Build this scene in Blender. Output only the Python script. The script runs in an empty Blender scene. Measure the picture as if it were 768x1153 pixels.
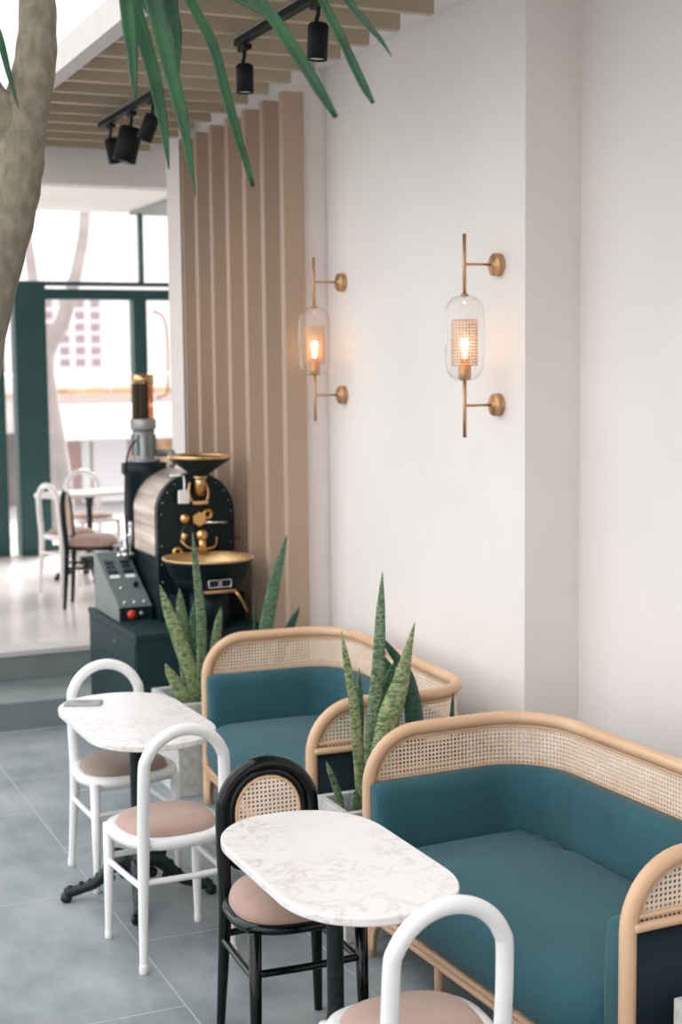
import bpy, bmesh, math, random
from mathutils import Vector, Matrix, noise
random.seed(7)
PI = math.pi
scn = bpy.context.scene
C = scn.collection

# ---------------------------------------------------------------- camera
YAW, PITCH, ROLL = math.radians(23.7), math.radians(5.75), math.radians(.6)
fw = Vector((math.sin(YAW)*math.cos(PITCH), math.cos(YAW)*math.cos(PITCH), -math.sin(PITCH)))
rt = Vector((math.cos(YAW), -math.sin(YAW), 0)); up = rt.cross(fw)
rt2 = rt*math.cos(ROLL)-up*math.sin(ROLL); up2 = up*math.cos(ROLL)+rt*math.sin(ROLL)
cd = bpy.data.cameras.new('camera'); cam = bpy.data.objects.new('camera', cd); C.objects.link(cam)
m = Matrix((rt2, up2, -fw)).transposed().to_4x4(); m.translation = Vector((0, 0, 2.1)); cam.matrix_world = m
cd.sensor_fit = 'VERTICAL'; cd.sensor_height = 36; cd.sensor_width = 36; cd.lens = 1650/1153*36
cd.clip_start = .05; cd.clip_end = 300
cd.dof.use_dof = True; cd.dof.focus_distance = 4.35; cd.dof.aperture_fstop = 3.0
scn.camera = cam
# ---------------------------------------------------------------- sky and exposure
w = bpy.data.worlds.new('overcast_sky'); scn.world = w; w.use_nodes = True
nt = w.node_tree; nt.nodes.clear()
out = nt.nodes.new('ShaderNodeOutputWorld'); bg = nt.nodes.new('ShaderNodeBackground')
tc = nt.nodes.new('ShaderNodeTexCoord'); sx = nt.nodes.new('ShaderNodeSeparateXYZ'); cr = nt.nodes.new('ShaderNodeValToRGB')
cr.color_ramp.elements[0].position = 0.0; cr.color_ramp.elements[0].color = (.34, .34, .33, 1)
cr.color_ramp.elements[1].position = .8; cr.color_ramp.elements[1].color = (.93, .97, 1.0, 1)
e_ = cr.color_ramp.elements.new(.015); e_.color = (.84, .85, .84, 1)
nt.links.new(tc.outputs['Generated'], sx.inputs[0]); nt.links.new(sx.outputs['Z'], cr.inputs[0])
nt.links.new(cr.outputs[0], bg.inputs[0]); nt.links.new(bg.outputs[0], out.inputs[0])
bg.inputs[1].default_value = 1.0
scn.view_settings.view_transform = 'Standard'; scn.view_settings.look = 'None'
scn.view_settings.gamma = 1.0; scn.view_settings.use_curve_mapping = False
scn.view_settings.exposure = 1.28

sd = bpy.data.lights.new('hazy_sun', 'SUN'); sd.energy = 4.5; sd.angle = math.radians(35); sd.color = (1, .98, .96)
so = bpy.data.objects.new('hazy_sun', sd); C.objects.link(so)
so.rotation_euler = Vector((.52, .62, .58)).to_track_quat('Z', 'Y').to_euler()

# ---------------------------------------------------------------- materials
def lin(c):
    return tuple(((v/255)/12.92 if v <= 10 else (((v/255)+.055)/1.055)**2.4) for v in c)+(1,)
def mat(name, c, rough=.5, metal=0, spec=.5, noise_amt=0, nscale=8, bump=0, bscale=60, coat=0, sheen=0, c2=None, stretch=(1, 1, 1), emit=None):
    mm = bpy.data.materials.new(name); mm.use_nodes = True; t = mm.node_tree; b = t.nodes['Principled BSDF']
    b.inputs['Base Color'].default_value = lin(c); b.inputs['Roughness'].default_value = rough
    b.inputs['Metallic'].default_value = metal; b.inputs['Specular IOR Level'].default_value = spec
    b.inputs['Coat Weight'].default_value = coat; b.inputs['Sheen Weight'].default_value = sheen
    tcn = t.nodes.new('ShaderNodeTexCoord'); mp = t.nodes.new('ShaderNodeMapping'); mp.inputs['Scale'].default_value = stretch
    t.links.new(tcn.outputs['Object'], mp.inputs[0])
    n = t.nodes.new('ShaderNodeTexNoise'); n.inputs['Scale'].default_value = nscale; n.inputs['Detail'].default_value = 4
    t.links.new(mp.outputs[0], n.inputs['Vector'])
    if c2 is None: c2 = tuple(max(0, v*(1-noise_amt)) for v in c)
    if noise_amt or c2:
        r = t.nodes.new('ShaderNodeValToRGB'); r.color_ramp.elements[0].position = .35; r.color_ramp.elements[1].position = .65
        r.color_ramp.elements[0].color = lin(c2); r.color_ramp.elements[1].color = lin(c)
        t.links.new(n.outputs['Fac'], r.inputs[0]); t.links.new(r.outputs[0], b.inputs['Base Color'])
    if bump:
        n2 = t.nodes.new('ShaderNodeTexNoise'); n2.inputs['Scale'].default_value = bscale; n2.inputs['Detail'].default_value = 3
        t.links.new(mp.outputs[0], n2.inputs['Vector'])
        bp = t.nodes.new('ShaderNodeBump'); bp.inputs['Strength'].default_value = bump; bp.inputs['Distance'].default_value = .01
        t.links.new(n2.outputs['Fac'], bp.inputs['Height']); t.links.new(bp.outputs[0], b.inputs['Normal'])
    if emit:
        b.inputs['Emission Color'].default_value = lin(emit[0]); b.inputs['Emission Strength'].default_value = emit[1]
    return mm
def glass_mat(name, tint=(255, 255, 255), fac=1.0, rim=.45):
    mm = bpy.data.materials.new(name); mm.use_nodes = True; t = mm.node_tree; t.nodes.clear()
    o = t.nodes.new('ShaderNodeOutputMaterial'); mx = t.nodes.new('ShaderNodeMixShader'); tr = t.nodes.new('ShaderNodeBsdfTransparent')
    gl = t.nodes.new('ShaderNodeBsdfGlossy'); gl.inputs['Roughness'].default_value = .03
    lw = t.nodes.new('ShaderNodeLayerWeight'); lw.inputs['Blend'].default_value = .5
    pw = t.nodes.new('ShaderNodeMath'); pw.operation = 'POWER'; pw.inputs[1].default_value = 4.0; t.links.new(lw.outputs['Facing'], pw.inputs[0])
    fr = t.nodes.new('ShaderNodeMath'); fr.operation = 'MULTIPLY_ADD'; fr.inputs[1].default_value = rim; fr.inputs[2].default_value = .035; t.links.new(pw.outputs[0], fr.inputs[0])
    nz = t.nodes.new('ShaderNodeTexNoise'); nz.inputs['Scale'].default_value = 3
    bp = t.nodes.new('ShaderNodeBump'); bp.inputs['Strength'].default_value = .03; t.links.new(nz.outputs['Fac'], bp.inputs['Height'])
    t.links.new(bp.outputs[0], gl.inputs['Normal'])
    tr.inputs[0].default_value = lin(tint)
    ml = t.nodes.new('ShaderNodeMath'); ml.operation = 'MULTIPLY'; ml.inputs[1].default_value = fac
    t.links.new(fr.outputs[0], ml.inputs[0]); t.links.new(ml.outputs[0], mx.inputs[0])
    t.links.new(tr.outputs[0], mx.inputs[1]); t.links.new(gl.outputs[0], mx.inputs[2]); t.links.new(mx.outputs[0], o.inputs[0])
    return mm
M = {}
M['wall'] = mat('wall_white_plaster', (240, 233, 230), .85, noise_amt=.02, nscale=1.5, bump=.03, bscale=30)
M['ceil'] = mat('ceiling_white', (232, 228, 226), .85, noise_amt=.01)
M['beam'] = mat('beam_paint', (206, 198, 196), .8, noise_amt=.02)
M['behind'] = mat('light_block_grey', (215, 210, 206), .9, noise_amt=.05)  # for the added light blocker behind the camera
M['greyslab'] = mat('slab_grey', (150, 155, 153), .8, noise_amt=.02)
M['batten'] = mat('batten_beige', (176, 161, 138), .6, noise_amt=.04, nscale=3)
M['fin'] = mat('fin_taupe', (182, 158, 138), .6, noise_amt=.04, nscale=2, stretch=(1, 1, .2))
M['white'] = mat('white_lacquer', (240, 240, 240), .28, noise_amt=.01, coat=.3)
M['black'] = mat('black_lacquer', (4, 12, 13), .13, spec=.4, noise_amt=.1)
M['iron'] = mat('cast_iron_black', (14, 28, 30), .38, spec=.4, noise_amt=.2, nscale=20, bump=.5, bscale=40)
M['beige'] = mat('seat_fabric_beige', (182, 151, 137), .85, noise_amt=.07, nscale=6, bump=.15, bscale=300, sheen=.2)
M['taupe'] = mat('seat_fabric_taupe', (150, 130, 118), .8, noise_amt=.08, nscale=6, bump=.15, bscale=300, sheen=.2)
M['teal'] = mat('teal_fabric', (48, 94, 104), .85, spec=.3, noise_amt=.09, nscale=4, bump=.12, bscale=220, sheen=.12)
M['teal_shade'] = mat('teal_fabric_shaded', (16, 38, 50), .85, noise_amt=.1)  # same fabric as the teal, with its shade put into the colour
M['rattan'] = mat('rattan_pole', (228, 190, 156), .42, c2=(216, 174, 138), nscale=5, stretch=(1, 1, 1), coat=.25)
M['cane'] = mat('cane_webbing', (246, 224, 202), .6, c2=(236, 208, 182), nscale=14)
M['brass'] = mat('brushed_brass', (206, 166, 128), .5, metal=1, noise_amt=.02, nscale=8)
M['copper'] = mat('polished_brass_gold', (228, 188, 138), .26, metal=1, noise_amt=.08, nscale=12)
M['satin'] = mat('satin_brass', (240, 204, 152), .5, metal=.9, noise_amt=.1, nscale=14)
M['steel'] = mat('brushed_steel', (246, 236, 226), .5, metal=.85, c2=(170, 158, 148), nscale=3, stretch=(.3, .3, 6))
M['chrome'] = mat('chrome', (225, 225, 225), .12, metal=1, noise_amt=.02)
M['galv'] = mat('galvanised_grey', (170, 172, 172), .4, metal=.6, noise_amt=.1)
M['machine'] = mat('machine_dark_green', (8, 30, 34), .45, spec=.3, noise_amt=.12, nscale=4, bump=.05)
M['plinth'] = mat('plinth_dark_teal', (26, 54, 56), .6, spec=.3, noise_amt=.06, nscale=3)
M['panel'] = mat('control_box_grey', (104, 116, 116), .45, noise_amt=.04)
M['frame'] = mat('window_frame_green', (26, 72, 70), .5, noise_amt=.06)
M['red'] = mat('red_button', (214, 60, 50), .3, noise_amt=.02)
M['lcd'] = mat('display_dark', (24, 52, 52), .25, noise_amt=.1)
M['lens'] = mat('lamp_lens', (240, 240, 235), .3, noise_amt=.02)
M['trackblack'] = mat('track_black', (8, 14, 16), .6, spec=.25, noise_amt=.1)
M['planter'] = mat('planter_terrazzo', (206, 206, 202), .6, c2=(178, 178, 176), nscale=28, bump=.05)
M['soil'] = mat('soil', (62, 66, 60), .95, noise_amt=.4, nscale=40, bump=.8, bscale=60)
M['step'] = mat('step_stone', (122, 135, 134), .6, c2=(108, 120, 120), nscale=3)
M['nosing'] = mat('step_nosing', (196, 192, 192), .5, noise_amt=.03)
M['glass'] = glass_mat('clear_glass')
M['shade_glass'] = glass_mat('shade_glass', (253, 252, 252), 1.2, 1.1)
M['amber'] = glass_mat('amber_glass', (206, 168, 140), .8)
M['bulb'] = mat('bulb_glow', (255, 214, 160), .5, emit=((255, 226, 190), 17))
M['bark'] = mat('bark_grey_brown', (136, 126, 110), .9, c2=(112, 103, 89), nscale=40, stretch=(1, 1, .6), bump=.4, bscale=45)
M['bark2'] = mat('street_tree_bark', (170, 160, 158), .85, noise_amt=.12, nscale=4, bump=.3, bscale=10)
M['leaf'] = mat('dragon_leaf', (22, 78, 40), .42, spec=.3, c2=(12, 54, 30), nscale=10)
M['wax'] = mat('gold_ring', (222, 178, 116), .25, metal=1, noise_amt=.04)
M['bld'] = mat('building_plaster', (240, 232, 232), .8, noise_amt=.02)
M['bwin'] = mat('building_window', (176, 150, 156), .5, noise_amt=.1)
M['shop'] = mat('shopfront_pink', (206, 172, 168), .7, noise_amt=.1, nscale=1)
M['shopd'] = mat('shopfront_dark', (120, 112, 112), .6, noise_amt=.2, nscale=2)
M['orange'] = mat('ochre_ledge', (224, 180, 140), .7, noise_amt=.2, nscale=6)
M['ground'] = mat('street_ground', (170, 168, 168), .8, noise_amt=.05)
M['signw'] = mat('white_panel', (246, 246, 246), .6, noise_amt=.01)

def floor_mat():
    mm = bpy.data.materials.new('grey_slate_tiles'); mm.use_nodes = True; t = mm.node_tree; b = t.nodes['Principled BSDF']
    tcn = t.nodes.new('ShaderNodeTexCoord'); mp = t.nodes.new('ShaderNodeMapping')
    mp.inputs['Rotation'].default_value = (0, 0, PI/2)
    mp.inputs['Location'].default_value = (4.47-3*1.17, -.185, 0)
    t.links.new(tcn.outputs['Object'], mp.inputs[0])
    br = t.nodes.new('ShaderNodeTexBrick'); br.inputs['Scale'].default_value = 1; br.offset = .5; br.offset_frequency = 2
    br.inputs['Brick Width'].default_value = 1.17; br.inputs['Row Height'].default_value = .6
    br.inputs['Mortar Size'].default_value = .0025; br.inputs['Mortar Smooth'].default_value = .1
    br.inputs['Color1'].default_value = (1, 1, 1, 1); br.inputs['Color2'].default_value = (.9, .9, .9, 1); br.inputs['Mortar'].default_value = (.0, .0, .0, 1)
    t.links.new(mp.outputs[0], br.inputs['Vector'])
    n = t.nodes.new('ShaderNodeTexNoise'); n.inputs['Scale'].default_value = 2.2; n.inputs['Detail'].default_value = 7; n.inputs['Roughness'].default_value = .62
    mp2 = t.nodes.new('ShaderNodeMapping'); mp2.inputs['Scale'].default_value = (1, .6, 1); t.links.new(tcn.outputs['Object'], mp2.inputs[0]); t.links.new(mp2.outputs[0], n.inputs['Vector'])
    r = t.nodes.new('ShaderNodeValToRGB'); r.color_ramp.elements[0].position = .36; r.color_ramp.elements[1].position = .64
    r.color_ramp.elements[0].color = lin((112, 122, 126)); r.color_ramp.elements[1].color = lin((158, 164, 167))
    t.links.new(n.outputs['Fac'], r.inputs[0])
    ml = t.nodes.new('ShaderNodeMixRGB'); ml.blend_type = 'MULTIPLY'; ml.inputs[0].default_value = .5
    t.links.new(r.outputs[0], ml.inputs[1]); t.links.new(br.outputs['Color'], ml.inputs[2])
    mx = t.nodes.new('ShaderNodeMixRGB'); t.links.new(br.outputs['Fac'], mx.inputs[0]); t.links.new(ml.outputs[0], mx.inputs[1])
    mx.inputs[2].default_value = lin((178, 184, 186))
    t.links.new(mx.outputs[0], b.inputs['Base Color']); b.inputs['Roughness'].default_value = .42
    bp = t.nodes.new('ShaderNodeBump'); bp.inputs['Strength'].default_value = .12; bp.inputs['Distance'].default_value = .01
    t.links.new(n.outputs['Fac'], bp.inputs['Height']); t.links.new(bp.outputs[0], b.inputs['Normal'])
    return mm
M['floor'] = floor_mat()
M['floor2'] = mat('pale_glossy_floor', (236, 230, 228), .22, noise_amt=.04, nscale=1.2)
def marble_mat():
    mm = bpy.data.materials.new('white_marble'); mm.use_nodes = True; t = mm.node_tree; b = t.nodes['Principled BSDF']
    tcn = t.nodes.new('ShaderNodeTexCoord')
    n = t.nodes.new('ShaderNodeTexNoise'); n.inputs['Scale'].default_value = 9; n.inputs['Detail'].default_value = 8; n.inputs['Distortion'].default_value = 1.1
    t.links.new(tcn.outputs['Object'], n.inputs['Vector'])
    r = t.nodes.new('ShaderNodeValToRGB'); e = r.color_ramp.elements
    e[0].position = .0; e[0].color = lin((232, 229, 228)); e[1].position = 1; e[1].color = lin((232, 230, 229))
    for p, c in ((.455, (232, 229, 228)), (.49, (223, 216, 215)), (.50, (208, 196, 194)), (.515, (221, 213, 212)), (.56, (233, 230, 229))):
        q = e.new(p); q.color = lin(c)
    t.links.new(n.outputs['Fac'], r.inputs[0])
    n2 = t.nodes.new('ShaderNodeTexNoise'); n2.inputs['Scale'].default_value = 3; n2.inputs['Detail'].default_value = 3; t.links.new(tcn.outputs['Object'], n2.inputs['Vector'])
    r2 = t.nodes.new('ShaderNodeValToRGB'); r2.color_ramp.elements[0].position = .42; r2.color_ramp.elements[1].position = .62
    t.links.new(n2.outputs['Fac'], r2.inputs[0])
    mx = t.nodes.new('ShaderNodeMixRGB'); t.links.new(r2.outputs[0], mx.inputs[0]); mx.inputs[1].default_value = lin((233, 230, 229)); t.links.new(r.outputs[0], mx.inputs[2])
    t.links.new(mx.outputs[0], b.inputs['Base Color']); b.inputs['Roughness'].default_value = .25
    return mm
M['marble'] = marble_mat()
def snake_mat(name, light, dark, scale=9):
    mm = bpy.data.materials.new(name); mm.use_nodes = True; t = mm.node_tree; b = t.nodes['Principled BSDF']
    tcn = t.nodes.new('ShaderNodeTexCoord'); mp = t.nodes.new('ShaderNodeMapping'); mp.inputs['Scale'].default_value = (5, 5, 9)
    t.links.new(tcn.outputs['Object'], mp.inputs[0])
    n = t.nodes.new('ShaderNodeTexNoise'); n.inputs['Scale'].default_value = scale; n.inputs['Detail'].default_value = 5; n.inputs['Roughness'].default_value = .7
    n.inputs['Distortion'].default_value = .6
    t.links.new(mp.outputs[0], n.inputs['Vector'])
    r = t.nodes.new('ShaderNodeValToRGB'); r.color_ramp.elements[0].position = .40; r.color_ramp.elements[1].position = .60
    r.color_ramp.elements[0].color = lin(dark); r.color_ramp.elements[1].color = lin(light)
    t.links.new(n.outputs['Fac'], r.inputs[0]); t.links.new(r.outputs[0], b.inputs['Base Color']); b.inputs['Roughness'].default_value = .5
    return mm
M['sn_light'] = snake_mat('snake_leaf_light', (176, 186, 140), (74, 108, 62))
M['sn_dark'] = snake_mat('snake_leaf_dark', (104, 140, 104), (40, 82, 62))
M['sn_mid'] = snake_mat('snake_leaf_mid', (136, 158, 120), (48, 86, 60))
M['sn_deep'] = snake_mat('snake_leaf_deep', (50, 96, 72), (24, 62, 50))

# ---------------------------------------------------------------- mesh helpers
class MB:
    def __init__(s): s.v = []; s.f = []; s.sm = []
    def add(s, vs, fs, smooth=True, mtx=None):
        o = len(s.v); s.v += [tuple(mtx @ Vector(v)) if mtx else tuple(v) for v in vs]
        s.f += [tuple(i+o for i in f) for f in fs]; s.sm += [smooth]*len(fs); return s
    def box(s, c, d, b=0, mtx=None, seg=2):
        bm = bmesh.new(); bmesh.ops.create_cube(bm, size=1)
        for v in bm.verts: v.co = Vector((v.co.x*d[0]+c[0], v.co.y*d[1]+c[1], v.co.z*d[2]+c[2]))
        if b: bmesh.ops.bevel(bm, geom=bm.edges[:], offset=b, segments=seg, affect='EDGES', profile=.5)
        bm.verts.ensure_lookup_table()
        s.add([v.co.copy() for v in bm.verts], [[v.index for v in f.verts] for f in bm.faces], False, mtx); bm.free(); return s
    def tube(s, path, r, n=12, closed=False, cap=True, mtx=None, flat=1.0):
        P = [Vector(p) for p in path]; N = len(P); R = r if isinstance(r, (list, tuple)) else [r]*N
        T = []
        for i in range(N):
            if closed: a, b = P[(i-1) % N], P[(i+1) % N]
            else: a, b = P[max(0, i-1)], P[min(N-1, i+1)]
            t = (b-a); T.append(t.normalized() if t.length > 1e-9 else Vector((0, 0, 1)))
        ref = Vector((0, 0, 1)) if abs(T[0].z) < .9 else Vector((1, 0, 0))
        u = T[0].cross(ref).normalized(); vs = []; fr = []
        for i in range(N):
            if i: u = (u - T[i]*u.dot(T[i])).normalized()
            w_ = T[i].cross(u)
            fr.append((u.copy(), w_))
            for k in range(n):
                a = 2*PI*k/n; vs.append(P[i]+u*math.cos(a)*R[i]*flat+w_*math.sin(a)*R[i])
        fs = []
        L = N if closed else N-1
        for i in range(L):
            j = (i+1) % N
            off = 0
            if closed and j == 0:   # align seam
                best = min(range(n), key=lambda q: (Vector(vs[q])-Vector(vs[i*n])).length); off = best
            for k in range(n):
                k2 = (k+1) % n; fs.append((i*n+k, i*n+k2, j*n+(k2+off) % n, j*n+(k+off) % n))
        if cap and not closed:
            fs.append(tuple(range(n))[::-1]); fs.append(tuple((N-1)*n+k for k in range(n)))
        return s.add(vs, fs, True, mtx)
    def lathe(s, prof, n=24, c=(0, 0, 0), mtx=None):
        ring = prof[0][0] > 1e-5 and prof[-1][0] > 1e-5 and math.dist(prof[0], prof[-1]) < .03   # closed ring, open middle
        if ring: prof = list(prof)+[prof[0]]
        vs = []; fs = []
        for r, z in prof:
            for k in range(n):
                a = 2*PI*k/n; vs.append((c[0]+r*math.cos(a), c[1]+r*math.sin(a), c[2]+z))
        for i in range(len(prof)-1):
            for k in range(n):
                k2 = (k+1) % n; fs.append((i*n+k, i*n+k2, (i+1)*n+k2, (i+1)*n+k))
        if prof[0][0] > 1e-5 and not ring: fs.append(tuple(range(n))[::-1])
        if prof[-1][0] > 1e-5 and not ring: fs.append(tuple((len(prof)-1)*n+k for k in range(n)))
        return s.add(vs, fs, True, mtx)
    def loft(s, rings, cap=True, mtx=None, smooth=True):
        n = len(rings[0]); vs = [p for r in rings for p in r]; fs = []
        for i in range(len(rings)-1):
            for k in range(n):
                k2 = (k+1) % n; fs.append((i*n+k, i*n+k2, (i+1)*n+k2, (i+1)*n+k))
        if cap: fs.append(tuple(range(n))[::-1]); fs.append(tuple((len(rings)-1)*n+k for k in range(n)))
        return s.add(vs, fs, smooth, mtx)
    def sphere(s, c, r, n=16, sc=(1, 1, 1), mtx=None):
        vs = [(c[0], c[1], c[2]-r*sc[2])]; fs = []; h = n//2
        for i in range(1, h):
            t = -PI/2+PI*i/h
            for k in range(n):
                a = 2*PI*k/n; vs.append((c[0]+r*sc[0]*math.cos(t)*math.cos(a), c[1]+r*sc[1]*math.cos(t)*math.sin(a), c[2]+r*sc[2]*math.sin(t)))
        vs.append((c[0], c[1], c[2]+r*sc[2]))
        for k in range(n): fs.append((0, 1+(k+1) % n, 1+k))
        for i in range(h-2):
            for k in range(n):
                k2 = (k+1) % n; fs.append((1+i*n+k, 1+i*n+k2, 1+(i+1)*n+k2, 1+(i+1)*n+k))
        b = 1+(h-2)*n
        for k in range(n): fs.append((b+k, b+(k+1) % n, len(vs)-1))
        return s.add(vs, fs, True, mtx)
    def prism(s, poly, z0, z1, b=0, mtx=None, smooth=False):
        bm = bmesh.new(); lo = [bm.verts.new((x, y, z0)) for x, y in poly]; hi = [bm.verts.new((x, y, z1)) for x, y in poly]
        n = len(poly); bm.faces.new(lo[::-1]); bm.faces.new(hi)
        for i in range(n): bm.faces.new((lo[i], lo[(i+1) % n], hi[(i+1) % n], hi[i]))
        bmesh.ops.recalc_face_normals(bm, faces=bm.faces[:])
        if b:
            ed = [e for e in bm.edges if abs(e.verts[0].co.z-e.verts[1].co.z) < 1e-6]
            bmesh.ops.bevel(bm, geom=ed, offset=b, segments=3, affect='EDGES', profile=.5)
        bm.verts.index_update()
        s.add([v.co.copy() for v in bm.verts], [[v.index for v in f.verts] for f in bm.faces], smooth, mtx); bm.free(); return s
    def build(s, name, material, parent=None, loc=None, recalc=True):
        me = bpy.data.meshes.new(name); me.from_pydata([tuple(v) for v in s.v], [], s.f)
        me.polygons.foreach_set('use_smooth', s.sm)
        if recalc:
            bm = bmesh.new(); bm.from_mesh(me); bmesh.ops.recalc_face_normals(bm, faces=bm.faces[:]); bm.to_mesh(me); bm.free()
        me.update(); me.materials.append(material)
        o = bpy.data.objects.new(name, me); C.objects.link(o)
        if parent: o.parent = parent
        if loc: o.location = loc
        return o
def tag(o, label=None, cat=None, group=None, kind=None):
    if label: o['label'] = label
    if cat: o['category'] = cat
    if group: o['group'] = group
    if kind: o['kind'] = kind
    return o
def empty(name, loc=(0, 0, 0), rz=0, label=None, cat=None, group=None):
    o = bpy.data.objects.new(name, None); o.empty_display_size = .1; C.objects.link(o)
    o.location = loc; o.rotation_euler = (0, 0, rz); return tag(o, label, cat, group)
def copy_tree(o, parent=None):
    c = o.copy(); C.objects.link(c)
    if parent: c.parent = parent
    for ch in o.children: copy_tree(ch, c)
    return c
def struct(name, mb, m_, parent=None):
    o = mb.build(name, m_, parent)
    if parent is None: o['kind'] = 'structure'
    return o
def catmull(P, k=8):
    P = [Vector(p) for p in P]; Q = [P[0]*2-P[1]]+P+[P[-1]*2-P[-2]]; o = []
    for i in range(1, len(Q)-2):
        for j in range(k):
            t = j/k; a, b, c, d = Q[i-1], Q[i], Q[i+1], Q[i+2]
            o.append(.5*((2*b)+(c-a)*t+(2*a-5*b+4*c-d)*t*t+(3*b-a-3*c+d)*t**3))
    o.append(P[-1]); return o
def lerpl(vals, n):
    o = []
    for i in range(n):
        t = i/(n-1)*(len(vals)-1); j = min(int(t), len(vals)-2); o.append(vals[j]+(vals[j+1]-vals[j])*(t-j))
    return o

# ================================================================ THE SETTING
struct('floor', MB().box((1.0, 3.1, -.05), (9, 10.6, .1)), M['floor'])
struct('step_lower', MB().box((1.4, 8.82, .085), (5.2, .84, .17), .006), M['step'])
struct('step_upper', MB().box((1.4, 9.12, .2525), (5.2, .20, .165), .004), M['step'])
struct('step_nosing', MB().box((1.4, 9.13, .335), (5.2, .24, .036), .005), M['nosing'])
struct('floor_back', MB().box((2.9, 11.575, .165), (7.4, 4.65, .35)), M['floor2'])
# right hand wall: far part, column, nearer recessed part
struct('wall_right', MB().box((3.13, 6.2, 1.8), (.2, 1.70, 3.6)), M['wall'])
struct('wall_column', MB().box((3.215, 5.228, 1.8), (.4, .375, 3.6)), M['wall'])
struct('wall_right_near', MB().box((3.37, 2.0, 1.8), (.2, 6.2, 3.6)), M['wall'])
struct('wall_right_return', MB().box((3.12, 7.87, 1.8), (.46, 1.63, 3.6)), M['wall'])
struct('wall_right_end', MB().box((2.99, 8.84, 1.83), (.43, .30, 3.66)), M['wall'])
fins = empty('wall_fins', (0, 0, 0)); fins['kind'] = 'structure'
for k in range(7):
    y = 7.0+.277*k
    MB().box((2.8325, y+.03, 1.735), (.115, .055, 3.47), .003).build('fin', M['fin'], fins)
struct('light_block_behind', MB().box((0.0, -2.2, 4), (16, .2, 8)), M['behind'])  # unseen, added behind the camera to darken the sides facing it
struct('ceiling', MB().box((2.60, 4.1, 3.63), (1.81, 10.4, .06)), M['ceil'])
struct('beam_edge', MB().box((1.64, 4.1, 3.51), (.08, 10.4, .12), .002), M['beam'])
struct('sun_block_front', MB().box((1.645, 4.1, 5.35), (.08, 10.4, 3.55)), M['wall'])  # front skin of the added sun-blocking mass above the beam
bat = empty('ceiling_battens', (0, 0, 0)); bat['kind'] = 'structure'
for k in range(-24, 8):
    y = 7.0+.2985*k
    MB().box((2.19, y+.02, 3.51), (1.03, .04, .12), .003).build('batten', M['batten'], bat)
struct('sun_block_upper', MB().box((4.15, 4.0, 5.4), (4.9, 10.5, 3.4)), M['wall'])  # added on top of the ceiling to keep sun off the foreground
struct('sun_block_back', MB().box((4.1, 11.7, 5.4), (5.0, 4.7, 3.4)), M['wall'])  # the added sun block continued over the back room
struct('beam_back', MB().box((2.2, 9.33, 3.42), (1.6, .16, .35), .002), M['ceil'])
struct('ceiling_back', MB().box((2.9, 11.7, 3.62), (5.4, 4.7, .08)), M['ceil'])
struct('ceiling_slab', MB().box((4.56, 11.9, 3.565), (1.30, 4.0, .03)), M['greyslab'])  # thin grey slab just under the right part of the back ceiling
struct('wall_back_right', MB().box((5.3, 11.5, 1.9), (.16, 5.1, 3.6)), M['wall'])
struct('wall_back_left', MB().box((.2, 11.5, 1.9), (.16, 5.1, 3.6)), M['wall'])
struct('wall_back_side', MB().box((4.15, 9.08, 1.9), (2.2, .16, 3.6)), M['wall'])

# window wall at y = 13.8
wf = empty('window_1', (0, 0, 0)); wf['kind'] = 'structure'
def wbox(x0, x1, z0, z1, nm='window_frame', y0=13.76, y1=13.86, m_='frame'):
    return MB().box(((x0+x1)/2, (y0+y1)/2, (z0+z1)/2), (x1-x0, y1-y0, z1-z0), .006).build(nm, M[m_], wf)
wbox(2.74, 3.03, .34, 2.9, 'pillar', 13.68, 13.9)
wbox(3.03, 3.86, .34, .42, 'window_frame', 13.74, 13.84)
wbox(2.74, 5.2, 2.735, 2.83, 'transom', 13.7, 13.9)
wbox(2.74, 5.2, 2.865, 2.90, 'transom', 13.7, 13.9)
wbox(3.965, 4.0, 2.9, 3.58, 'mullion', 13.74, 13.84)
wbox(3.875, 4.005, .34, 2.74, 'mullion', 13.7, 13.86)
wbox(2.3, 2.64, .34, 3.58, 'door_stile', 13.72, 13.86)
wbox(4.01, 5.2, .34, .40, 'window_frame', 13.74, 13.84)
for (a, b, c_, d) in ((3.03, 3.87, .42, 2.735), (4.015, 5.2, .4, 2.735), (3.03, 3.965, 2.9, 3.58), (4.0, 5.2, 2.9, 3.58), (2.64, 2.74, .34, 3.55)):
    MB().box(((a+b)/2, 13.79, (c_+d)/2), (b-a, .006, d-c_)).build('pane', M['glass'], wf)
h = MB().tube(catmull([(4.10, 13.66, 1.80), (4.17, 13.66, 1.84), (4.19, 13.66, 2.0), (4.19, 13.66, 2.38), (4.16, 13.66, 2.56), (4.08, 13.66, 2.62)], 6), .011, 8)
h.tube([(4.10, 13.66, 1.80), (4.10, 13.74, 1.80)], .011, 8).tube([(4.08, 13.66, 2.62), (4.08, 13.74, 2.62)], .011, 8)
h.build('pull_handle', M['brass'], wf)

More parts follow.
